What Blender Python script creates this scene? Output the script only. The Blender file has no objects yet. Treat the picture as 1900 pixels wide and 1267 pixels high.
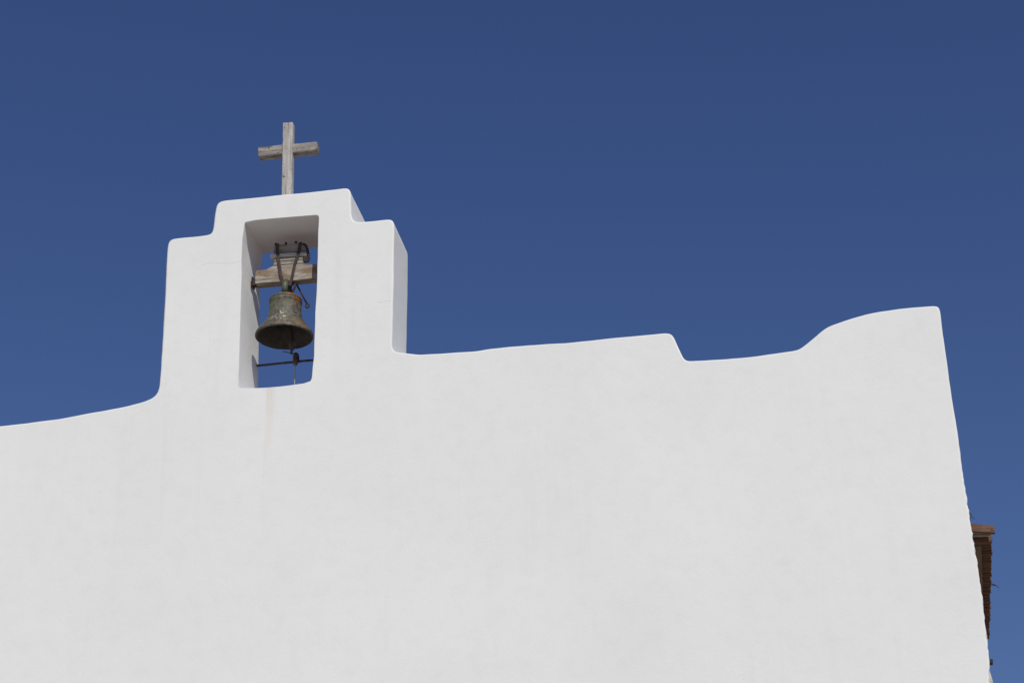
import bpy, bmesh, math, random
from mathutils import Vector, Matrix, noise
random.seed(7)
R = math.radians
scene = bpy.context.scene
COL = scene.collection

# ------------------------------------------------------------------ camera
FPX, YAW, PITCH, ROLL, DIST, EYE = 3400.0, R(8.7), R(26.0), R(1.3), 17.9, 1.65
F = Vector((-math.sin(YAW)*math.cos(PITCH), math.cos(YAW)*math.cos(PITCH), math.sin(PITCH)))
R0 = Vector((math.cos(YAW), math.sin(YAW), 0.0))
U0 = R0.cross(F)
RT = R0*math.cos(ROLL) - U0*math.sin(ROLL)
UP = U0*math.cos(ROLL) + R0*math.sin(ROLL)
CAMP = Vector((0, 0, EYE + DIST*math.sin(PITCH))) - F*DIST

def P(px, py, y=0.0):
    """survey helper: where the sight line of a measured photo point meets the vertical plane at depth y"""
    d = F*FPX + RT*(px-950.0) - UP*(py-633.5)
    return CAMP + d*((y-CAMP.y)/d.y)

cd = bpy.data.cameras.new('camera')
cam = bpy.data.objects.new('camera', cd)
COL.objects.link(cam)
M = Matrix((RT, UP, -F)).transposed().to_4x4()
M.translation = CAMP
cam.matrix_world = M
cd.sensor_width = 36.0
cd.lens = FPX/1900.0*36.0
cd.clip_start = 0.1
cd.clip_end = 8000.0
scene.camera = cam

# ------------------------------------------------------------------ helpers
def new_mat(name):
    m = bpy.data.materials.new(name); m.use_nodes = True
    nt = m.node_tree
    return m, nt, nt.nodes['Principled BSDF']

class NB:
    """tiny node builder"""
    def __init__(self, nt): self.nt = nt
    def n(self, t, **kw):
        nd = self.nt.nodes.new(t)
        for k, v in kw.items(): setattr(nd, k, v)
        return nd
    def l(self, a, b): self.nt.links.new(a, b)
    def coord(self): return self.n('ShaderNodeTexCoord').outputs['Object']
    def mapping(self, v, scale):
        m = self.n('ShaderNodeMapping'); self.l(v, m.inputs['Vector']); m.inputs['Scale'].default_value = scale
        return m.outputs['Vector']
    def noise(self, v, scale, detail=6, rough=0.55, dist=0.0):
        t = self.n('ShaderNodeTexNoise'); self.l(v, t.inputs['Vector'])
        t.inputs['Scale'].default_value = scale; t.inputs['Detail'].default_value = detail
        t.inputs['Roughness'].default_value = rough; t.inputs['Distortion'].default_value = dist
        return t.outputs['Fac']
    def ramp(self, fac, stops):
        r = self.n('ShaderNodeValToRGB'); self.l(fac, r.inputs['Fac'])
        e = r.color_ramp.elements
        while len(e) < len(stops): e.new(0.5)
        for i, (p, c) in enumerate(stops):
            e[i].position = p
            e[i].color = (c[0], c[1], c[2], 1) if isinstance(c, tuple) else (c, c, c, 1)
        return r.outputs['Color']
    def math(self, op, a, b=None, c=None, clamp=False):
        m = self.n('ShaderNodeMath', operation=op); m.use_clamp = clamp
        for i, x in enumerate((a, b, c)):
            if x is None: continue
            if isinstance(x, (int, float)): m.inputs[i].default_value = x
            else: self.l(x, m.inputs[i])
        return m.outputs[0]
    def mix(self, fac, a, b, mode='MIX'):
        m = self.n('ShaderNodeMix', data_type='RGBA', blend_type=mode)
        for s, x in ((m.inputs[0], fac), (m.inputs[6], a), (m.inputs[7], b)):
            if isinstance(x, (int, float)): s.default_value = x
            elif isinstance(x, tuple): s.default_value = (*x, 1)
            else: self.l(x, s)
        return m.outputs[2]
    def bump(self, h, strength, dist):
        b = self.n('ShaderNodeBump'); self.l(h, b.inputs['Height'])
        b.inputs['Strength'].default_value = strength; b.inputs['Distance'].default_value = dist
        return b.outputs['Normal']

def thing(name, loc, label, cat, group=None):
    o = bpy.data.objects.new(name, None); COL.objects.link(o)
    o.location = loc; o.empty_display_size = 0.1
    o['label'] = label; o['category'] = cat
    if group: o['group'] = group
    return o

ORIG = {}
def part(name, bm, mat, parent=None, smooth=True, label=None):
    """links a bmesh given in world metres as one mesh object under its thing or part"""
    me = bpy.data.meshes.new(name)
    base = Vector((0, 0, 0))
    p = parent
    while p is not None:
        base += p.location; p = p.parent
    bmesh.ops.translate(bm, verts=bm.verts, vec=-base)
    bm.normal_update()
    bm.to_mesh(me); bm.free()
    for f in me.polygons: f.use_smooth = smooth
    me.materials.append(mat)
    o = bpy.data.objects.new(name, me); COL.objects.link(o)
    if parent: o.parent = parent
    if label: o['label'] = label
    return o

def tube(bm, pts, rad, seg=8, cap=True):
    """round bar swept along a path"""
    pts = [Vector(p) for p in pts]
    rads = rad if isinstance(rad, (list, tuple)) else [rad]*len(pts)
    rings = []
    prev = None
    for i, p in enumerate(pts):
        t = (pts[min(i+1, len(pts)-1)] - pts[max(i-1, 0)]).normalized()
        if prev is None:
            a = Vector((0, 1, 0)) if abs(t.y) < 0.9 else Vector((1, 0, 0))
            prev = (a - t*a.dot(t)).normalized()
        else:
            prev = (prev - t*prev.dot(t)).normalized()
        b = t.cross(prev)
        rings.append([bm.verts.new(p + (prev*math.cos(2*math.pi*k/seg) + b*math.sin(2*math.pi*k/seg))*rads[i]) for k in range(seg)])
    for r0, r1 in zip(rings, rings[1:]):
        for k in range(seg):
            bm.faces.new((r0[k], r0[(k+1) % seg], r1[(k+1) % seg], r1[k]))
    if cap:
        bm.faces.new(rings[0][::-1]); bm.faces.new(rings[-1])
    return bm

def strip(bm, pts, width, thick):
    """flat iron band along a path lying in planes parallel to the facade; width across, thick in y"""
    pts = [Vector(p) for p in pts]
    rings = []
    for i, p in enumerate(pts):
        t = (pts[min(i+1, len(pts)-1)] - pts[max(i-1, 0)]); 
        s = Vector((t.z, 0, -t.x))
        if s.length < 1e-5: s = Vector((1, 0, 0))
        s.normalize()
        n = t.cross(s).normalized()
        rings.append([bm.verts.new(p + s*(a*width/2) + n*(c*thick/2)) for a, c in ((-1, -1), (1, -1), (1, 1), (-1, 1))])
    for r0, r1 in zip(rings, rings[1:]):
        for k in range(4): bm.faces.new((r0[k], r0[(k+1) % 4], r1[(k+1) % 4], r1[k]))
    bm.faces.new(rings[0][::-1]); bm.faces.new(rings[-1])
    bmesh.ops.recalc_face_normals(bm, faces=bm.faces)

def timber(corners_a, corners_b, cuts=30, jit=0.003, bevel=0.006, seed=0):
    """a hewn timber between two end quads, edges worn and surface uneven"""
    bm = bmesh.new()
    a = [Vector(c) for c in corners_a]; b = [Vector(c) for c in corners_b]
    rings = []
    for i in range(cuts+1):
        t = i/cuts
        rings.append([bm.verts.new(p.lerp(q, t)) for p, q in zip(a, b)])
    for r0, r1 in zip(rings, rings[1:]):
        for k in range(4): bm.faces.new((r0[k], r0[(k+1) % 4], r1[(k+1) % 4], r1[k]))
    bm.faces.new(rings[0][::-1]); bm.faces.new(rings[-1])
    bmesh.ops.recalc_face_normals(bm, faces=bm.faces)
    bm.normal_update()
    sharp = [e for e in bm.edges if len(e.link_faces) == 2 and e.calc_face_angle(0) > 0.6]
    bmesh.ops.bevel(bm, geom=sharp, offset=bevel, segments=2, profile=0.6, affect='EDGES')
    bm.normal_update()
    for v in bm.verts:
        q = v.co*9 + Vector((seed*7.3, seed, 0))
        v.co += noise.noise_vector(q)*jit + noise.noise_vector(q*4)*jit*0.5
    return bm

def prism(outline, y0, y1, bevel=0.006):
    """outline of Vectors in the xz plane given thickness from y0 to y1"""
    bm = bmesh.new()
    vs = [bm.verts.new((p.x, y0, p.z)) for p in outline]
    f = bm.faces.new(vs)
    ex = bmesh.ops.extrude_face_region(bm, geom=[f])
    nv = [g for g in ex['geom'] if isinstance(g, bmesh.types.BMVert)]
    bmesh.ops.translate(bm, verts=nv, vec=(0, y1-y0, 0))
    bmesh.ops.recalc_face_normals(bm, faces=bm.faces)
    if bevel:
        sharp = [e for e in bm.edges if len(e.link_faces) == 2 and e.calc_face_angle(0) > 0.5]
        bmesh.ops.bevel(bm, geom=sharp, offset=bevel, segments=2, profile=0.6, affect='EDGES', clamp_overlap=True)
    bmesh.ops.triangulate(bm, faces=[f for f in bm.faces if len(f.verts) > 4])
    return bm

def lathe(prof, seg=64):
    """surface of revolution about z from (r, z) points"""
    bm = bmesh.new(); rings = []
    for r, z in prof:
        if r < 1e-6: rings.append([bm.verts.new((0, 0, z))])
        else: rings.append([bm.verts.new((r*math.cos(2*math.pi*k/seg), r*math.sin(2*math.pi*k/seg), z)) for k in range(seg)])
    for a, b in zip(rings, rings[1:]):
        for k in range(seg):
            k2 = (k+1) % seg
            if len(a) == 1 and len(b) == 1: continue
            if len(a) == 1: bm.faces.new((a[0], b[k2], b[k]))
            elif len(b) == 1: bm.faces.new((a[k], a[k2], b[0]))
            else: bm.faces.new((a[k], a[k2], b[k2], b[k]))
    bmesh.ops.recalc_face_normals(bm, faces=bm.faces)
    return bm

def box(bm, lo, hi):
    r = bmesh.ops.create_cube(bm, size=1.0)
    lo = Vector(lo); hi = Vector(hi); c = (lo+hi)/2; s = hi-lo
    for v in r['verts']: v.co = Vector((v.co.x*s.x, v.co.y*s.y, v.co.z*s.z)) + c
    return r['verts']

# ------------------------------------------------------------------ materials
DEPTH = 0.68                    # thickness of the facade wall

def plaster_mat():
    m, nt, bs = new_mat('whitewashed_plaster'); b = NB(nt)
    c = b.coord()
    big = b.noise(c, 0.7, 5, 0.6)
    mid = b.noise(c, 6.0, 6, 0.6)
    fine = b.noise(c, 55.0, 4, 0.6)
    col = b.ramp(big, [(0.3, (0.785, 0.782, 0.775)), (0.7, (0.82, 0.82, 0.815))])
    col = b.mix(1.0, col, b.ramp(mid, [(0.30, 0.97), (0.52, 1.0)]), 'MULTIPLY')
    # faint vertical runs of old rainwater
    runs = b.noise(b.mapping(c, (7.0, 1.0, 0.35)), 1.0, 5, 0.6)
    area = b.ramp(b.noise(c, 0.45, 2), [(0.45, 0.0), (0.62, 1.0)])
    rf = b.math('MULTIPLY', b.ramp(runs, [(0.55, 0.0), (0.72, 0.32)]), area)
    col = b.mix(rf, col, (0.71, 0.712, 0.70))
    # pits and specks
    sp = b.noise(c, 38.0, 2, 0.5)
    spk = b.math('MULTIPLY', b.ramp(sp, [(0.70, 0.0), (0.76, 1.0)]), b.ramp(b.noise(c, 2.3, 2), [(0.5, 0.0), (0.65, 0.5)]))
    col = b.mix(spk, col, (0.62, 0.60, 0.57))
    sx = b.n('ShaderNodeSeparateXYZ'); b.l(c, sx.inputs[0])
    X, Z = sx.outputs['X'], sx.outputs['Z']
    # rust runs under the sill of the bell opening
    def run(px, py0, length, half, strength, colour, col):
        p = P(px, py0)
        w = b.math('MULTIPLY_ADD', b.noise(b.mapping(c, (0.0, 0.0, 1.6)), 1.0, 3), 0.06, -0.03)
        dx = b.math('DIVIDE', b.math('ABSOLUTE', b.math('ADD', b.math('SUBTRACT', X, p.x), w)), half)
        g = b.math('SUBTRACT', 1.0, dx, clamp=True)
        t = b.math('DIVIDE', b.math('SUBTRACT', p.z, Z), length)
        on = b.math('GREATER_THAN', t, -0.02)
        fade = b.math('POWER', b.math('SUBTRACT', 1.0, t, clamp=True), 1.4)
        grit = b.ramp(b.noise(b.mapping(c, (40.0, 1.0, 3.0)), 1.0, 4), [(0.3, 0.45), (0.65, 1.0)])
        f = b.math('MULTIPLY', b.math('MULTIPLY', g, on), b.math('MULTIPLY', fade, b.math('MULTIPLY', grit, strength)))
        return b.mix(f, col, colour)
    col = run(503, 719, 0.95, 0.05, 0.55, (0.70, 0.58, 0.46), col)
    col = run(497, 719, 1.35, 0.025, 0.35, (0.62, 0.55, 0.47), col)
    col = run(543, 714, 0.8, 0.03, 0.18, (0.66, 0.62, 0.56), col)
    col = run(246, 770, 0.9, 0.03, 0.16, (0.66, 0.64, 0.61), col)
    col = run(590, 770, 1.1, 0.02, 0.12, (0.66, 0.64, 0.61), col)
    # hairline cracks
    def crack(px0, px1, py, col, amp=0.05, wid=0.0035, k=0.38):
        p0, p1 = P(px0, py), P(px1, py)
        w = b.math('MULTIPLY_ADD', b.noise(b.mapping(c, (1.0, 0.0, 0.0)), 5.0, 6, 0.65), amp*4, -amp*2)
        d = b.math('ABSOLUTE', b.math('SUBTRACT', b.math('ADD', Z, w), p0.z))
        line = b.math('LESS_THAN', d, wid)
        i = b.math('MULTIPLY', b.math('GREATER_THAN', X, p0.x), b.math('LESS_THAN', X, p1.x))
        return b.mix(b.math('MULTIPLY', b.math('MULTIPLY', line, i), k), col, (0.5, 0.48, 0.46))
    col = crack(372, 452, 492, col)
    col = crack(700, 728, 561, col, 0.03)
    b.l(col, bs.inputs['Base Color'])
    bs.inputs['Roughness'].default_value = 0.9
    bs.inputs['Specular IOR Level'].default_value = 0.15
    h = b.math('ADD', b.math('MULTIPLY', mid, 0.9), b.math('MULTIPLY', fine, 0.45))
    b.l(b.bump(h, 0.22, 0.012), bs.inputs['Normal'])
    return m

def wood_mat(name, axis, dark, mid, light, rust=None, scale=1.0, rough=0.85, knots=True, patch=0.0):
    m, nt, bs = new_mat(name); b = NB(nt)
    c = b.coord()
    s = {'x': (2.0, 45.0, 45.0), 'y': (45.0, 2.0, 45.0), 'z': (45.0, 45.0, 2.0)}[axis]
    grain = b.noise(b.mapping(c, tuple(k*scale for k in s)), 1.0, 8, 0.65, 0.4)
    blot = b.noise(c, 7.0*scale, 5, 0.6)
    col = b.ramp(grain, [(0.28, dark), (0.47, mid), (0.68, light)])
    col = b.mix(b.ramp(blot, [(0.38, 0.0), (0.62, 0.55)]), col, mid)
    if patch:
        pn = b.noise(b.mapping(c, tuple(k/3 if k > 10 else 5.0 for k in s)), 1.0, 5, 0.7)
        col = b.mix(b.ramp(pn, [(0.48, 0.0), (0.62, patch)]), col, tuple(k*2.0 for k in dark))
    if rust:
        r = b.noise(b.mapping(c, tuple((k/8 if k > 10 else k) for k in s)), 1.4, 4, 0.6)
        col = b.mix(b.ramp(r, [(0.5, 0.0), (0.62, 0.75)]), col, rust)
    if knots:
        k = b.noise(c, 26.0*scale, 2, 0.5)
        col = b.mix(b.ramp(k, [(0.68, 0.0), (0.74, 0.85)]), col, tuple(x*0.3 for x in dark))
    b.l(col, bs.inputs['Base Color'])
    bs.inputs['Roughness'].default_value = rough
    bs.inputs['Specular IOR Level'].default_value = 0.2
    b.l(b.bump(grain, 0.6, 0.008), bs.inputs['Normal'])
    return m

def iron_mat(name, a, bb, scale=60.0, metal=0.0, rough=0.8):
    m, nt, bs = new_mat(name); b = NB(nt)
    c = b.coord()
    n1 = b.noise(c, scale, 6, 0.65)
    n2 = b.noise(c, scale*0.2, 4, 0.6)
    col = b.mix(b.ramp(n2, [(0.35, 0.0), (0.65, 1.0)]), b.ramp(n1, [(0.3, a), (0.7, bb)]), a)
    b.l(col, bs.inputs['Base Color'])
    bs.inputs['Roughness'].default_value = rough; bs.inputs['Metallic'].default_value = metal
    b.l(b.bump(n1, 0.5, 0.004), bs.inputs['Normal'])
    return m

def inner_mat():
    m, nt, bs = new_mat('shaded_bronze'); b = NB(nt)  # bronze for the bell's hollow, with the shade in there put into its colour
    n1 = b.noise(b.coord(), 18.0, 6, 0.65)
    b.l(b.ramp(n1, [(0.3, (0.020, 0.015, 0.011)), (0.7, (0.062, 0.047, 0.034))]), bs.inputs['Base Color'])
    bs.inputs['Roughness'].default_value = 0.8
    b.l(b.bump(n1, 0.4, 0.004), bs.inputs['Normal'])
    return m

def bronze_mat():
    m, nt, bs = new_mat('weathered_bronze'); b = NB(nt)
    c = b.coord()
    n1 = b.noise(c, 22.0, 8, 0.7, 0.6)
    n2 = b.noise(c, 6.0, 5, 0.6, 0.5)
    n3 = b.noise(b.mapping(c, (28.0, 28.0, 5.0)), 1.0, 5, 0.6)
    n4 = b.noise(b.mapping(c, (34.0, 34.0, 4.0)), 1.0, 6, 0.65)
    sx = b.n('ShaderNodeSeparateXYZ'); b.l(c, sx.inputs[0])
    X, Y, Z = sx.outputs
    col = b.ramp(n1, [(0.30, (0.032, 0.028, 0.022)), (0.50, (0.112, 0.100, 0.078)), (0.70, (0.27, 0.245, 0.20))])
    col = b.mix(b.ramp(n4, [(0.50, 0.0), (0.66, 0.6)]), col, (0.045, 0.040, 0.030))     # dark runs down the flank
    # verdigris, strongest on the shoulder and the left flank
    gz = b.math('MULTIPLY_ADD', Z, 1.3, -0.35)
    gx = b.math('MULTIPLY', X, -1.2)
    gm = b.math('ADD', b.math('ADD', gz, gx), b.math('MULTIPLY_ADD', n2, 2.4, -1.0))
    col = b.mix(b.ramp(gm, [(0.1, 0.0), (0.55, 0.62)]), col, b.mix(n1, (0.085, 0.105, 0.060), (0.23, 0.24, 0.125)))
    # orange rust washed down the right of the shoulder from the iron fittings
    om = b.math('ADD', b.math('MULTIPLY_ADD', X, 3.4, -0.22), b.math('ADD', b.math('MULTIPLY_ADD', Z, 3.6, -1.40), b.math('MULTIPLY_ADD', n2, 1.5, -0.75)))
    col = b.mix(b.ramp(om, [(0.05, 0.0), (0.35, 0.8)]), col, b.mix(n1, (0.13, 0.042, 0.016), (0.30, 0.115, 0.032)))
    lip = b.math('MULTIPLY', b.math('LESS_THAN', Z, 0.10), b.ramp(n2, [(0.52, 0.0), (0.62, 0.6)]))
    col = b.mix(lip, col, (0.20, 0.12, 0.045))
    # lime droppings
    w = b.math('MULTIPLY', b.ramp(n3, [(0.52, 0.0), (0.60, 0.75)]),
               b.math('MULTIPLY', b.math('LESS_THAN', b.math('ABSOLUTE', b.math('SUBTRACT', Z, 0.115)), 0.042),
                      b.math('MULTIPLY', b.math('SUBTRACT', 1.0, b.math('MULTIPLY', b.math('ABSOLUTE', b.math('ADD', X, 0.015)), 8.0), clamp=True), b.math('LESS_THAN', Y, 0.0))))
    col = b.mix(w, col, (0.40, 0.38, 0.35))
    b.l(col, bs.inputs['Base Color'])
    bs.inputs['Metallic'].default_value = 0.25
    b.l(b.ramp(n1, [(0.3, 0.5), (0.7, 0.75)]), bs.inputs['Roughness'])
    b.l(b.bump(n1, 0.5, 0.006), bs.inputs['Normal'])
    return m

def plain_mat(name, lo, hi, scale, rough=0.9, bump=0.3, dist=0.02):
    m, nt, bs = new_mat(name); b = NB(nt)
    n = b.noise(b.coord(), scale, 8, 0.65)
    b.l(b.ramp(n, [(0.3, lo), (0.7, hi)]), bs.inputs['Base Color'])
    bs.inputs['Roughness'].default_value = rough; bs.inputs['Specular IOR Level'].default_value = 0.2
    b.l(b.bump(n, bump, dist), bs.inputs['Normal'])
    return m

PLASTER = plaster_mat()
CROSS_Z = wood_mat('silvered_wood_upright', 'z', (0.10, 0.09, 0.082), (0.42, 0.395, 0.375), (0.68, 0.655, 0.635), patch=0.4)
CROSS_X = wood_mat('silvered_wood_level', 'x', (0.035, 0.030, 0.026), (0.265, 0.24, 0.215), (0.54, 0.51, 0.475), patch=0.8)
YOKE = wood_mat('stained_yoke_wood', 'x', (0.04, 0.033, 0.028), (0.32, 0.285, 0.245), (0.56, 0.525, 0.48), rust=(0.20, 0.125, 0.07))
PALE = wood_mat('bleached_batten_wood', 'x', (0.22, 0.20, 0.185), (0.52, 0.49, 0.465), (0.66, 0.63, 0.60), knots=False)
OLDW = wood_mat('old_dark_wood', 'x', (0.03, 0.024, 0.02), (0.24, 0.205, 0.178), (0.42, 0.38, 0.335))
BRONZE = bronze_mat()
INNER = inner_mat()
RUST = iron_mat('rusty_iron', (0.035, 0.024, 0.021), (0.12, 0.07, 0.058))
RUSTB = iron_mat('brown_rusty_iron', (0.06, 0.04, 0.03), (0.22, 0.14, 0.10))
DARK = iron_mat('dark_iron', (0.018, 0.014, 0.013), (0.07, 0.045, 0.035))
VERD = iron_mat('green_bronze', (0.055, 0.062, 0.042), (0.20, 0.235, 0.155), 40.0, 0.2, 0.6)
LIMED = plain_mat('lime_drops', (0.5, 0.47, 0.42), (0.78, 0.76, 0.72), 60.0)
EAVE = wood_mat('brown_eave_wood', 'x', (0.036, 0.019, 0.013), (0.125, 0.068, 0.047), (0.235, 0.138, 0.092))
EAVE_Y = wood_mat('brown_plate_wood', 'y', (0.05, 0.035, 0.026), (0.16, 0.115, 0.085), (0.27, 0.20, 0.15))
STONE = plain_mat('bare_limed_stone', (0.38, 0.32, 0.26), (0.72, 0.68, 0.60), 9.0, bump=0.7, dist=0.03)
TILE = plain_mat('clay_tile', (0.16, 0.07, 0.045), (0.36, 0.20, 0.13), 6.0)
GROUND = plain_mat('dry_earth', (0.27, 0.21, 0.155), (0.44, 0.36, 0.28), 0.6, bump=0.5, dist=0.05)
PAVE = plain_mat('pale_paving', (0.33, 0.29, 0.24), (0.46, 0.42, 0.36), 1.5)
ROPE = plain_mat('pale_rope', (0.28, 0.27, 0.25), (0.42, 0.40, 0.37), 80.0)
TWIG = plain_mat('dry_twig', (0.03, 0.03, 0.022), (0.10, 0.095, 0.06), 40.0)

# ------------------------------------------------------------------ ground
bm = bmesh.new()
vs = [bm.verts.new((x, y, 0)) for x, y in ((-3000, -3000), (3000, -3000), (3000, 3000), (-3000, 3000))]
bm.faces.new(vs)
g = part('ground', bm, GROUND, smooth=False); g['kind'] = 'structure'
bm = bmesh.new()
vs = [bm.verts.new((x, y, 0.004)) for x, y in ((-16, -24), (14, -24), (14, -0.02), (-16, -0.02))]
bm.faces.new(vs)
g = part('pavement', bm, PAVE, smooth=False); g['kind'] = 'structure'

# ------------------------------------------------------------------ church
OUT = [(0,790),(50,784.5),(110,777),(170,765.5),(230,754),(262,746),(279,739.5),(287,734),(292,726),(295,714),(297,695),(299,660),
 (303,600),(307,525),(310,470),(311.5,453),(315,445.5),(322,442),(355,438),(386,434.5),(393,432),(395.5,425),(399,395),(401.5,380),
 (406,373.5),(415,371),(470,366),(520,361),(580,355.5),(630,350.3),(642,349),(648,351),(650.5,358),(651,380),(651.5,402),(655,409.5),
 (661,411.8),(676,411.5),(700,409.5),(722,407),(728.5,408.5),(731.3,415),(731.4,440),(730.3,496),(729,551),(727.3,606),(726.5,640),
 (728,648),(733,652.5),(754,654.6),(778,657),(830,654),(885,650.7),(909,646.5),(947,643),(1036,636.7),(1048,636.8),(1093,632),(1130,627.4),
 (1180,622.6),(1236,617),(1245,618),(1250,623),(1269,664.5),(1274,668.5),(1281,669.6),(1335,665.8),(1407,659),(1475,649.3),(1483,646.8),(1491,641.3),
 (1506,629.2),(1528.5,609.5),(1538,603.3),(1570,592),(1608,581),(1638.5,575),(1672.6,570.5),(1710,568.2),(1734,566.6),(1740,568),(1743,573),
 (1748.5,616),(1756,669),(1765,729.5),(1774,786),(1782,843),(1789,900),(1796,945),(1801,978),(1807,1010),(1813,1043),(1820,1090),(1825,1128),(1830,1166),
 (1834,1200),(1836,1230),(1837,1267)]
HOLE = [(454.6,412.2),(473,408.4),(500.7,406),(543.6,402.5),(585.3,400),(590,401),(591.2,405),(589.7,456),(586.6,538),(584,578),(581.8,636),(581,661),
 (578.3,689),(577,701),(574.5,706.5),(562.6,711),(529.4,715.2),(496.3,718),(476.4,719.3),(447,720),(442.8,719),(442.3,702),(444,652.6),(445.7,603),(447.4,553),
 (448.2,520),(448.4,481),(449.6,443),(453,417)]
out = [P(*p) for p in OUT]
hole = [P(*p) for p in HOLE]
# beyond the picture: the parapet runs on to a left corner like the right one, and both flanks go down to the ground
xl, zl = out[0].x, out[0].z
left = [(xl-1.2, zl-0.05), (xl-1.9, zl-0.06), (xl-2.15, zl+0.1), (xl-2.6, zl+0.42), (xl-3.4, zl+0.6), (xl-3.95, zl+0.62), (xl-4.0, zl+0.58), (xl-4.35, 0.0)]
xr = out[-1].x
poly = [Vector((x, 0, z)) for x, z in reversed(left)] + out + [Vector((xr+0.22, 0, 0.0))]

def resample(loop, step):
    res = []
    for a, b in zip(loop, loop[1:]+loop[:1]):
        n = max(1, math.ceil((b-a).length/step))
        res += [a.lerp(b, k/n) for k in range(n)]
    return res

def chaikin(loop):
    res = []
    for a, b in zip(loop, loop[1:]+loop[:1]):
        res += [a.lerp(b, 0.25), a.lerp(b, 0.75)]
    return res

def relax(loop, times):
    n = len(loop)
    for _ in range(times):
        loop = [loop[k]*0.5 + (loop[k-1]+loop[(k+1) % n])*0.25 for k in range(n)]
    return loop

def facade_bm():
    """a wall with softly rounded arrises: rings of the outline carried round the edge, closed by front and back sheets"""
    bm = bmesh.new()
    fr, bk = [], []
    for loop, rad, sgn in ((relax(resample(poly, 0.03), 2), 0.020, 1), (resample(hole, 0.02), 0.007, -1)):
        area = sum(a.x*b.z - b.x*a.z for a, b in zip(loop, loop[1:]+loop[:1]))
        if area < 0: loop = loop[::-1]                       # counter-clockwise seen from the front
        n = len(loop)
        inn = []
        for k in range(n):
            t = loop[(k+1) % n] - loop[k-1]
            inn.append(Vector((-t.z, 0, t.x)).normalized()*sgn)   # towards the solid
        rings = []
        A = [math.pi/2*q/4 for q in range(5)]
        prof = [(rad*(1-math.sin(a)), rad*(1-math.cos(a))) for a in A]
        ys = [DEPTH*q/14 for q in range(1, 14)]
        prof += [(0.0, y) for y in ys]
        prof += [(d, DEPTH-y) for d, y in [(rad*(1-math.sin(a)), rad*(1-math.cos(a))) for a in A][::-1]]
        for d, y in prof:
            rings.append([bm.verts.new((p.x+m.x*d, y, p.z+m.z*d)) for p, m in zip(loop, inn)])
        for a, b in zip(rings, rings[1:]):
            for k in range(n):
                k2 = (k+1) % n
                bm.faces.new((a[k], b[k], b[k2], a[k2]))
        fr.append(rings[0]); bk.append(rings[-1])
    hp = [(p.x, p.z) for p in hole]
    for sheet in (fr, bk):
        es = []
        for ring in sheet:
            es += [bm.edges.get((ring[k], ring[(k+1) % len(ring)])) for k in range(len(ring))]
        before = set(bm.faces)
        bmesh.ops.triangle_fill(bm, use_beauty=True, use_dissolve=False, edges=es)
        hx0, hx1 = min(h[0] for h in hp), max(h[0] for h in hp)
        kill = []
        for f in bm.faces:
            if f in before: continue
            c = f.calc_center_median(); ins = False
            for q in range(len(hp)):
                (x1, z1), (x2, z2) = hp[q], hp[q-1]
                if (z1 > c.z) != (z2 > c.z) and c.x < (x2-x1)*(c.z-z1)/(z2-z1)+x1: ins = not ins
            if ins: kill.append(f)
        if kill: bmesh.ops.delete(bm, geom=kill, context='FACES_ONLY')
    def cut(co, no):
        bmesh.ops.bisect_plane(bm, geom=list(bm.verts)+list(bm.edges)+list(bm.faces), dist=1e-5, plane_co=co, plane_no=no)
    x = poly[0].x
    xs = [p.x for p in poly]; zs_ = [p.z for p in poly]
    k = min(xs)+0.31
    while k < max(xs): cut((k, 0, 0), (1, 0, 0)); k += 0.37
    k = 0.29
    while k < max(zs_): cut((0, 0, k), (0, 0, 1)); k += 0.37
    bmesh.ops.recalc_face_normals(bm, faces=bm.faces)
    return bm

bm = facade_bm()
zs = P(500, 722).z - 0.03
xr_g = P(734, 600).x
xl_g = P(285, 600).x
bmesh.ops.bisect_plane(bm, geom=list(bm.verts)+list(bm.edges)+list(bm.faces), plane_co=(0, 0, zs), plane_no=(0, 0, 1))
bmesh.ops.bisect_plane(bm, geom=list(bm.verts)+list(bm.edges)+list(bm.faces), plane_co=(xr_g, 0, 0), plane_no=(1, 0, 0))
ncut = P(1790, 905).z
def interp(tab, z):
    for (z0, x0), (z1, x1) in zip(tab, tab[1:]):
        if z0 <= z <= z1: return x0 + (x1-x0)*(z-z0)/max(1e-6, z1-z0)
    return tab[0][1] if z < tab[0][0] else tab[-1][1]
ET = sorted([(p.z, p.x) for p in out[80:]] + [(0.0, xr+0.22)])
def edge_x(z): return interp(ET, z)
bm.normal_update()
bm.verts.index_update()
sheet_n = {}
def heave(p): return noise.noise_vector(p*0.7).y*0.014
for v in bm.verts:                                  # front and back sheets keep their own gently heaving normals up to the rounded arris
    if v.co.y < 1e-6 or v.co.y > DEPTH-1e-6:
        p = v.co; e = 0.02
        gx = (heave(p+Vector((e, 0, 0)))-heave(p-Vector((e, 0, 0))))/(2*e)
        gz = (heave(p+Vector((0, 0, e)))-heave(p-Vector((0, 0, e))))/(2*e)
        sheet_n[v.index] = Vector((gx, -1, gz)).normalized() if p.y < 0.1 else Vector((-gx, 1, -gz)).normalized()
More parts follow.
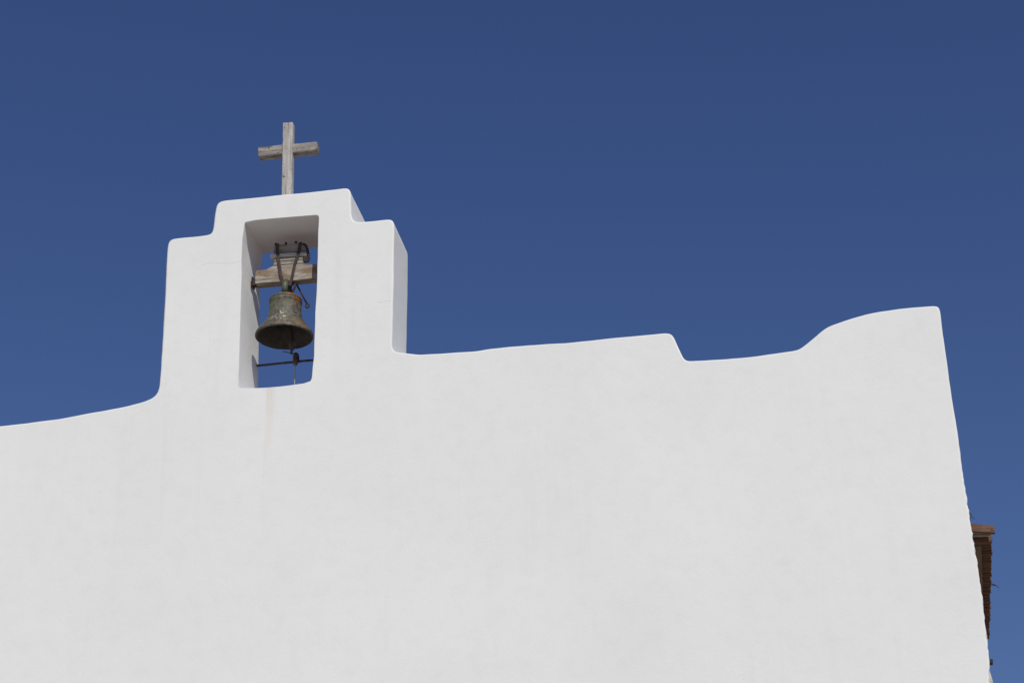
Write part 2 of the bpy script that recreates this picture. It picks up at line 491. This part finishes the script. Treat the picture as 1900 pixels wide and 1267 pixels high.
for v in bm.verts:                                  # hand-trowelled unevenness
    p = v.co.copy()
    d = noise.noise_vector(p*0.7)*0.014
    if abs(v.normal.y) < 0.97:                      # arrises, reveals and flanks
        d += noise.noise_vector(p*2.6)*0.006 + noise.noise_vector(p*8.0)*0.0028
    v.co = p + Vector((d.x*0.6, d.y, d.z*0.6))
    if p.x > out[80].x - 0.3 and p.z < ncut + 1.6:  # the right-hand arris is ragged lower down where the render has broken away
        ed = edge_x(p.z) - p.x
        if ed < 0.03:
            k = min(1.0, max(0.12, (ncut+0.5-p.z)/0.7))
            rag = Vector((p.x*3, p.y*9, p.z*9))
            v.co.x += k*(noise.noise(rag)*0.010 + noise.noise(rag*2.3)*0.010 + noise.noise(rag*4.1)*0.006)
bm.normal_update()
norm = [sheet_n.get(v.index, v.normal.copy()) for v in bm.verts]

church = thing('church', (0, 0, 0), 'whitewashed church front with a stepped bell gable and a curved parapet', 'church')

def sub_mesh(name, keep, parent):
    vmap = {}; verts = []; ns = []; faces = []
    for f in bm.faces:
        if not keep(f.calc_center_median()): continue
        idx = []
        for v in f.verts:
            if v.index not in vmap:
                vmap[v.index] = len(verts); verts.append(v.co[:]); ns.append(norm[v.index][:])
            idx.append(vmap[v.index])
        faces.append(idx)
    me = bpy.data.meshes.new(name); me.from_pydata(verts, [], faces)
    for p in me.polygons: p.use_smooth = True
    me.normals_split_custom_set_from_vertices(ns)
    me.materials.append(PLASTER)
    o = bpy.data.objects.new(name, me); COL.objects.link(o); o.parent = parent
    return o
in_gable = lambda c: c.z > zs and c.x < xr_g and c.x > xl_g - 0.05 and not (c.x < xl_g)
facade = sub_mesh('facade', lambda c: not in_gable(c), church)
gable = sub_mesh('bell_gable', in_gable, church)
bm.free()

# nave behind the front: bare side walls running back (the plan is a little out of square), rear wall and flat roof
SKEW = math.tan(R(4.1))
def WALLX(z):                                       # follows the facade's flank, swelling out below the spout
    t = min(1.0, max(0.0, (P(1835, 1200, DEPTH).z - z)/0.3))
    return edge_x(z) - 0.025 + 0.098*t*t*(3-2*t)
def side_wall(x0, x1, sgn, skew, zt, seed):
    b2 = bmesh.new()
    ny, nz = 70, 60
    L = 14.0
    def grid(off, rough):
        g = []
        for i in range(ny+1):
            row = []
            for j in range(nz+1):
                y = DEPTH + 0.003 + L*(i/ny)**1.5
                z = zt*j/nz
                x = (WALLX(z) if sgn > 0 else x0 + (x1-x0)*(1-j/nz)) + sgn*(y-DEPTH)*skew + off
                if rough: x += sgn*(noise.noise(Vector((seed, y*2.2, z*2.2)))*0.02 + noise.noise(Vector((seed, y*7, z*7)))*0.012)
                row.append(b2.verts.new((x, y, z)))
            g.append(row)
        return g
    go, gi = grid(0, True), grid(-sgn*0.6, False)
    for g in (go, gi):
        for i in range(ny):
            for j in range(nz): b2.faces.new((g[i][j], g[i+1][j], g[i+1][j+1], g[i][j+1]))
    for i in range(ny):
        b2.faces.new((go[i][nz], go[i+1][nz], gi[i+1][nz], gi[i][nz])); b2.faces.new((go[i][0], gi[i][0], gi[i+1][0], go[i+1][0]))
    for j in range(nz):
        b2.faces.new((go[0][j], go[0][j+1], gi[0][j+1], gi[0][j])); b2.faces.new((go[ny][j], gi[ny][j], gi[ny][j+1], go[ny][j+1]))
    bmesh.ops.recalc_face_normals(b2, faces=b2.faces)
    return b2
pc = P(1786, 900)                                   # facade corner at eaves height
ZT = P(1770, 760).z
top_x = P(1770, 760).x
part('side_wall', side_wall(top_x-0.03, xr+0.19, 1, SKEW, ZT, 3.0), STONE, church)
part('side_wall', side_wall(xl-3.98, xl-4.30, -1, 0.0, ZT, 9.0), PLASTER, church)
b2 = bmesh.new()
box(b2, (xl-3.9, 14.70, 0), (top_x+0.9, 15.2, ZT)); part('rear_wall', b2, PLASTER, church, False)
b2 = bmesh.new()
box(b2, (xl-3.4, DEPTH+0.01, ZT-0.75), (top_x-0.7, 14.69, ZT-0.5)); part('roof', b2, TILE, church, False)

# timber eave along the right-hand side wall
ey0 = DEPTH + 0.35
pe = P(1845, 984, ey0)                              # outer lower corner of its near end
far = None
for i in range(400):                                # the far end where the outer edge meets the second sight line
    y = ey0 + i*0.02
    q = P(1839, 1192, y)
    if q.z >= pe.z: far = q; break
if far is None: far = P(1839, 1192, ey0+4.5)
LEN = far.y - ey0
SK = (far.x - pe.x)/LEN
eave_z = pe.z
def ex(y, off): return pe.x + (y-ey0)*SK + off      # off measured in from the outer edge
eave = bpy.data.objects.new('eave', None)
b2 = bmesh.new()
# boarding: many short boards laid across, ends ragged
n = int(LEN/0.05)
for i in range(n):
    y = ey0 + 0.30 + (LEN-0.30)*i/n
    w = (LEN-0.30)/n*0.96
    r = random.uniform(-0.008, 0.008)
    z = eave_z + 0.045 + random.uniform(-0.008, 0.008)
    box(b2, (ex(y, -0.42), y, z), (ex(y, -0.012+r), y+w, z+0.025))
eave = part('eave', b2, EAVE, church, False)
b2 = timber([(ex(ey0, -0.42), ey0, eave_z+0.045), (ex(ey0, -0.42), ey0+0.05, eave_z+0.045), (ex(ey0, -0.42), ey0+0.05, eave_z+0.13), (ex(ey0, -0.42), ey0, eave_z+0.13)],
            [(ex(ey0, 0.005), ey0, eave_z-0.022), (ex(ey0, 0.005), ey0+0.05, eave_z-0.022), (ex(ey0, 0.005), ey0+0.05, eave_z+0.052), (ex(ey0, 0.005), ey0, eave_z+0.052)], 12, 0.002, 0.004)
part('fascia_board', b2, EAVE, eave)
yy = ey0 + 0.24
b2 = timber([(ex(yy, -0.42), yy, eave_z-0.03), (ex(yy, -0.42), yy+0.07, eave_z-0.03), (ex(yy, -0.42), yy+0.07, eave_z+0.035), (ex(yy, -0.42), yy, eave_z+0.035)],
            [(ex(yy, -0.02), yy, eave_z-0.025), (ex(yy, -0.02), yy+0.07, eave_z-0.025), (ex(yy, -0.02), yy+0.07, eave_z+0.035), (ex(yy, -0.02), yy, eave_z+0.035)], 12, 0.003, 0.006, 2)
part('rafter', b2, EAVE, eave)
b2 = timber([(ex(ey0+0.08, -0.42), ey0+0.12, eave_z+0.03), (ex(ey0, -0.42), ey0+0.21, eave_z+0.03), (ex(ey0, -0.42), ey0+0.21, eave_z+0.08), (ex(ey0, -0.42), ey0+0.12, eave_z+0.08)],
            [(ex(ey0+0.08, -0.015), ey0+0.12, eave_z+0.02), (ex(ey0, -0.015), ey0+0.21, eave_z+0.02), (ex(ey0, -0.015), ey0+0.21, eave_z+0.07), (ex(ey0, -0.015), ey0+0.12, eave_z+0.07)], 12, 0.006, 0.012, 5)
part('rafter', b2, CROSS_X, eave, label='grey weathered rafter end')
def yq(y, o0, o1, z0, z1): return [(ex(y, o0), y, z0), (ex(y, o1), y, z0), (ex(y, o1), y, z1), (ex(y, o0), y, z1)]
b2 = timber(yq(ey0+0.32, -0.30, -0.125, eave_z-0.045, eave_z+0.04), yq(ey0+LEN, -0.22, -0.075, eave_z-0.045, eave_z+0.04), 60, 0.005, 0.01, 4)
part('wall_plate', b2, EAVE_Y, eave)
# little clay spout lower on the side wall
sp = P(1839.5, 1228, DEPTH+0.15)
b2 = bmesh.new()
tube(b2, [sp+Vector((-0.16, 0, 0.02)), sp+Vector((-0.05, 0, 0.01)), sp+Vector((0.012, 0, 0.0))], [0.03, 0.03, 0.027], 10)
part('waterspout', b2, DARK, church)

# ------------------------------------------------------------------ cross
yc = 0.29
pl0, pr0 = P(522.4, 359, yc), P(540.3, 357.5, yc)
pl1, pr1 = P(525.0, 228, yc), P(543.0, 226.8, yc)
dn = (pl0-pl1).normalized()
pl0 = pl0 + dn*0.16; pr0 = pr0 + dn*0.16
cross = thing('wooden_cross', ((pl0.x+pr0.x)/2, yc+0.05, pl0.z), 'weathered grey timber cross standing on top of the bell gable', 'cross')
dy = Vector((0, 0.095, 0))
b2 = timber([pl0, pr0, pr0+dy, pl0+dy], [pl1, pr1, pr1+dy, pl1+dy], 40, 0.0028, 0.006, 1)
part('post', b2, CROSS_Z, cross)
ya = yc + 0.022
al0, al1 = P(479.0, 290, ya), P(478.5, 273.3, ya)
ar0, ar1 = P(588, 279, ya), P(588, 262.8, ya)
da = Vector((0, 0.10, 0))
b2 = timber([al0, al1, al1+da, al0+da], [ar0, ar1, ar1+da, ar0+da], 44, 0.0028, 0.006, 2)
part('crossbeam', b2, CROSS_X, cross)

# ------------------------------------------------------------------ bell
yb = 0.36                                           # depth of the bell's axis
yf = yb - 0.055                                     # front face of the yoke
mouth = P(527.3, 625.6, yb)
top = P(530.5, 548, yb)
bell = thing('church_bell', mouth, 'old green and brown bronze bell hanging from a wooden yoke in the opening', 'bell')
prof = [(0.0, 0.475), (0.06, 0.474), (0.105, 0.466), (0.140, 0.450), (0.155, 0.436), (0.163, 0.428), (0.166, 0.420), (0.163, 0.412), (0.159, 0.406), (0.160, 0.399),
        (0.165, 0.393), (0.166, 0.386), (0.161, 0.380), (0.160, 0.34), (0.161, 0.30), (0.165, 0.26), (0.173, 0.22), (0.185, 0.185), (0.203, 0.153), (0.208, 0.150), (0.209, 0.143),
        (0.218, 0.130), (0.236, 0.105), (0.256, 0.078), (0.259, 0.074), (0.272, 0.052), (0.285, 0.028), (0.290, 0.012), (0.288, 0.002), (0.280, -0.003), (0.270, 0.0),
        (0.255, 0.022), (0.237, 0.05), (0.214, 0.085), (0.192, 0.12), (0.172, 0.16), (0.158, 0.20), (0.149, 0.25), (0.145, 0.32), (0.142, 0.38), (0.12, 0.43), (0.06, 0.45), (0.0, 0.452)]
prof = [(r*1.03, z) for r, z in prof]
b2 = lathe(prof)
for v in b2.verts:
    v.co += noise.noise_vector(v.co*14)*0.0016
    if v.co.z < 0.02: v.co.z += max(0, noise.noise(v.co*18))*0.006       # chipped lip
lean = (top-mouth).normalized()
b2.transform(Matrix.Translation(mouth) @ Vector((0, 0, 1)).rotation_difference(lean).to_matrix().to_4x4())
body = part('bell_body', b2, BRONZE, bell)
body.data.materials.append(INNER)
nout = 31*64                                          # faces beyond the lip are the inside, its shade painted in as darker bronze
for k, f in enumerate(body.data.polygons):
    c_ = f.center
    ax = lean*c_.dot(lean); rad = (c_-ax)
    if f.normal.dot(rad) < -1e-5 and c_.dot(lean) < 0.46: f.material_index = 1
# white lime splashes stuck on the flank
for px, py, s in ((520.8, 578.0, 0.010), (522.6, 582, 0.013), (526, 582.5, 0.008), (529, 591.5, 0.011), (532, 591, 0.008)):
    b2 = bmesh.new()
    q = P(px, py, yb-0.17)
    zz, xx = q.z - mouth.z, q.x - mouth.x
    rr = 0.166
    for (r1, z1), (r2, z2) in zip(prof, prof[1:28]):
        if z2 <= zz <= z1: rr = r2 + (r1-r2)*(zz-z2)/max(1e-6, z1-z2)
    y = yb - math.sqrt(max(0.0, rr*rr-xx*xx))
    bmesh.ops.create_icosphere(b2, subdivisions=2, radius=s)
    for v in b2.verts: v.co = Vector((v.co.x*(1+0.4*noise.noise(v.co*90+q)), v.co.y*0.35, v.co.z*0.8)) + Vector((q.x, y, q.z))
    part('lime_splash', b2, LIMED, body)

# yoke
def outline(pts, y): return [P(px, py, y) for px, py in pts]
b2 = prism(outline([(473.2,526.3),(473.4,508),(474.8,503.5),(477.5,501.8),(494.7,500),(498,497.6),(503,495.0),(507,493.6),(530,491.6),(562,489.2),(570.5,490.4),(606,488.4),(606,514.4),(586.3,516),(530,521.5)], yf), yf, yf+0.11, 0.006)
yoke = part('yoke', b2, YOKE, bell, False)
for pts, dy, m_ in (([(506.8,492.2),(508.8,486.4),(530,484.9),(562.4,482.2),(564,487.6),(530,490.3)], -0.004, YOKE),
                    ([(509,485.2),(509.8,479.2),(530,477.4),(562,474.6),(562,481.0),(530,483.5)], 0.004, CROSS_X),
                    ([(508,469.2),(507.6,460),(511.3,454.8),(530,452.6),(548.4,451.3),(558.7,450.8),(566,453.5),(569,461),(569.2,465.4),(530,468)], 0.002, OLDW)):
    b2 = prism(outline(pts, yf+dy), yf+dy, yf+dy+0.095, 0.003)
    part('block', b2, m_, yoke, False)
a0, a1, c0, c1 = P(501.5, 477.2, yf-0.014), P(501.5, 471.2, yf-0.014), P(569, 473.2, yf-0.014), P(569, 467.2, yf-0.014)
t_ = Vector((0, 0.12, 0))
b2 = timber([a0, a1, a1+t_, a0+t_], [c0, c1, c1+t_, c0+t_], 24, 0.002, 0.004, 9)
part('batten', b2, PALE, yoke, label='bleached pale batten')
# iron straps from the top of the yoke to the crown of the bell
for pth in ([(514.3,454),(514.3,465.5),(516.3,479),(518.4,493),(520.8,509),(525.2,524),(529.5,531)],
            [(557.2,451.5),(554.2,467),(550.6,479),(546.8,490),(543.7,505),(540.8,519),(537.5,530)]):
    b2 = bmesh.new()
    p0 = P(*pth[0], yf-0.018)
    pts = [p0 + Vector((0, 0.13, 0.012)), p0 + Vector((0, 0.02, 0.012))] + [P(x, y, yf-0.02) for x, y in pth]
    strip(b2, pts[1:], 0.030, 0.008)
    vs = box(b2, (p0.x-0.016, yf-0.022, p0.z+0.004), (p0.x+0.016, yf+0.115, p0.z+0.013))
    s_ = part('strap', b2, RUST, yoke, False)
for px, py in ((530.5, 452.5), (549, 450.5), (512, 454)):
    b2 = bmesh.new()
    q = P(px, py, yf+0.02)
    tube(b2, [q+Vector((0, 0, -0.01)), q+Vector((0, 0, 0.014))], 0.014, 8)
    part('bolt', b2, DARK, yoke)
# curled iron at the right of the upper block
b2 = bmesh.new()
tube(b2, [P(x, y, yf-0.005) for x, y in ((563,452.5),(567.5,455.5),(570,461),(571.5,468),(572.8,475),(573.2,480.5),(571.5,484.5),(568,485.8),(564.8,483.8),(564.5,480))], 0.013, 8)
part('hook', b2, DARK, yoke)
# pivot at the left end
jx = P(448.2, 521).x
pv = P(470.5, 525, yb-0.02)
b2 = bmesh.new()
tube(b2, [(jx-0.03, yb, pv.z+0.01), (pv.x+0.03, yb, pv.z+0.015)], 0.021, 12)
pivot = part('pivot', b2, DARK, bell, False)
b2 = bmesh.new(); box(b2, (jx+0.004, yb-0.05, pv.z-0.045), (jx+0.016, yb+0.05, pv.z+0.06))
part('bearing_plate', b2, DARK, pivot, False)
b2 = bmesh.new(); box(b2, (jx+0.0165, yb-0.035, pv.z-0.03), (jx+0.052, yb+0.03, pv.z+0.035))
part('bearing', b2, RUST, pivot, False)
b2 = bmesh.new()
jr = P(586.6, 538).x
tube(b2, [(jr-0.10, yb, pv.z+0.02), (jr+0.06, yb, pv.z+0.02)], 0.021, 12)
part('pivot', b2, DARK, bell)
# crown loops
zt = top.z
b2 = bmesh.new()
arc = []
for k in range(13):
    a = math.pi*k/12
    arc.append(Vector((top.x+0.012, yb-0.088*math.cos(a), zt-0.015 + 0.155*math.sin(a)**0.45)))
tube(b2, arc, 0.034, 12)
part('crown', b2, VERD, bell)
b2 = bmesh.new()
arc = [P(x, y, yb-0.02) for x, y in ((541,549),(543.5,541),(546.8,534),(548,529),(545,525),(541,527),(540,533),(540.5,541))]
tube(b2, arc, 0.012, 8)
part('shackle', b2, DARK, bell)
# swinging lever with an eye
b2 = bmesh.new()
tube(b2, [P(549, 522, yb+0.04), P(551, 529, yb+0.04), P(560, 546, yb+0.04), P(569, 562.5, yb+0.04)], 0.009, 8)
c = P(570.4, 567.3, yb+0.04)
tube(b2, [c + Vector((0.017*math.cos(a), 0, 0.023*math.sin(a))) for a in [2*math.pi*k/16 for k in range(17)]], 0.008, 8, False)
part('lever', b2, DARK, bell)
# clapper
b2 = bmesh.new()
tube(b2, [mouth+Vector((0.01, 0, 0.44)), P(539, 606, yb), P(542, 627, yb), P(543, 636, yb), P(542.5, 645, yb), P(541, 650, yb), P(540.8, 657, yb)],
     [0.012, 0.013, 0.018, 0.046, 0.036, 0.014, 0.013], 12)
clap = part('clapper', b2, RUST, bell)
b2 = bmesh.new()
tube(b2, [P(541, 655.5, yb), P(533, 653.5, yb), P(524.5, 652, yb)], 0.0045, 6)
part('wire', b2, DARK, clap)

# ------------------------------------------------------------------ bar across the opening
ybar = DEPTH - 0.07
pl, pr = P(480, 678, ybar), P(579, 668.3, ybar)
d = pr - pl
bar = thing('iron_bar', P(548, 671, ybar), 'thin rusty iron bar with a short upright sleeve spanning the opening under the bell', 'bar')
b2 = bmesh.new()
pts = [pl - d*0.12 + d*(1.46*k/28) for k in range(29)]
pts = [p + Vector((0, 0, 0.004*noise.noise(p*5))) for p in pts]
tube(b2, pts, [0.0125 + 0.0025*noise.noise(p*22) for p in pts], 8)
part('rod', b2, RUST, bar)
b2 = bmesh.new()
q0, q1 = P(548.0, 676.5, ybar-0.03), P(548.3, 657.5, ybar-0.03)
tube(b2, [q0, q0.lerp(q1, 0.08), q0.lerp(q1, 0.9), q1], [0.022, 0.027, 0.027, 0.025], 14)
part('sleeve', b2, RUSTB, bar)
b2 = bmesh.new()
tube(b2, [P(x, y, ybar-0.035) for x, y in ((544.5,657.5),(547,655.2),(550,655),(552.8,657.2),(553.8,662),(554,668),(556.5,671.5))], 0.008, 8)
part('clevis', b2, DARK, bar)
rope = thing('bell_rope', P(548, 713, ybar-0.03), 'thin pale rope dangling from the sleeve of the iron bar', 'rope')
b2 = bmesh.new()
zsill = P(548, 713).z
q = P(548, 675, ybar-0.03)
tube(b2, [q + Vector((0.003*math.sin(k*1.7), 0, -k*0.03)) for k in range(13)], 0.0055, 6)
part('strand', b2, ROPE, rope)

# ------------------------------------------------------------------ dry weeds rooted on the right-hand arris and the eave
def weed(name, base, label, tips):
    t = thing(name, base, label, 'plant')
    for i, tip in enumerate(tips):
        b_ = bmesh.new()
        m_ = base.lerp(tip, 0.55) + Vector((0, 0, -0.012 if i % 2 else 0.014))
        tube(b_, [base, base.lerp(m_, 0.5), m_, tip], [0.006, 0.0055, 0.0045, 0.002], 5)
        part('stem', b_, TWIG, t)
w0 = P(1796.5, 948, 0.30)
weed('dry_weed', w0, 'tiny dark weed sprouting from the right edge of the white wall above the eave',
     [P(1803, 958, 0.3), P(1808.5, 963, 0.3), P(1800, 943, 0.3), P(1802, 967, 0.3), P(1798.5, 941, 0.28)])
w1 = P(1836, 1081, ey0+1.9)
weed('dry_stalk', w1, 'single dry stalk poking out sideways from the brown timber eave',
     [P(1855, 1091, ey0+1.9), P(1851, 1086, ey0+1.88)])

# ------------------------------------------------------------------ light
AZ, EL = R(24.5), R(41.9)                            # sun to the right of the facade's normal
S = Vector((math.sin(AZ)*math.cos(EL), -math.cos(AZ)*math.cos(EL), math.sin(EL)))
sd = bpy.data.lights.new('sun', 'SUN'); sd.energy = 3.2; sd.angle = R(0.53); sd.color = (0.99, 0.963, 0.862)
so = bpy.data.objects.new('sun', sd); COL.objects.link(so)
so.rotation_euler = S.to_track_quat('Z', 'Y').to_euler()
so.location = (8, -20, 30)
w = bpy.data.worlds.new('World'); scene.world = w; w.use_nodes = True
nt = w.node_tree
sk = nt.nodes.new('ShaderNodeTexSky'); sk.sky_type = 'NISHITA'
sk.sun_disc = False
sk.sun_elevation = EL
sk.sun_rotation = math.pi - AZ                       # clockwise from +y
sk.altitude = 0; sk.air_density = 1.5; sk.dust_density = 0.0; sk.ozone_density = 10.0
bg = nt.nodes['Background']
tint = nt.nodes.new('ShaderNodeMix'); tint.data_type = 'RGBA'; tint.blend_type = 'MULTIPLY'
tint.inputs[0].default_value = 1.0; tint.inputs[7].default_value = (0.97, 0.885, 1.145, 1)     # deep polarised blue
nt.links.new(sk.outputs[0], tint.inputs[6]); nt.links.new(tint.outputs[2], bg.inputs['Color'])
bg.inputs['Strength'].default_value = 0.05

scene.view_settings.view_transform = 'Standard'
scene.view_settings.look = 'None'
scene.view_settings.exposure = 0.0
scene.view_settings.gamma = 1.0
scene.view_settings.use_curve_mapping = False
print('eave length', LEN, 'skew', SK, 'lintel z', hole[0].z, hole[4].z, 'sill', hole[15].z, hole[18].z, 'gable top', out[26].z, out[29].z, 'corner x', out[80].x, out[-1].x, 'facade width', xr-xl)
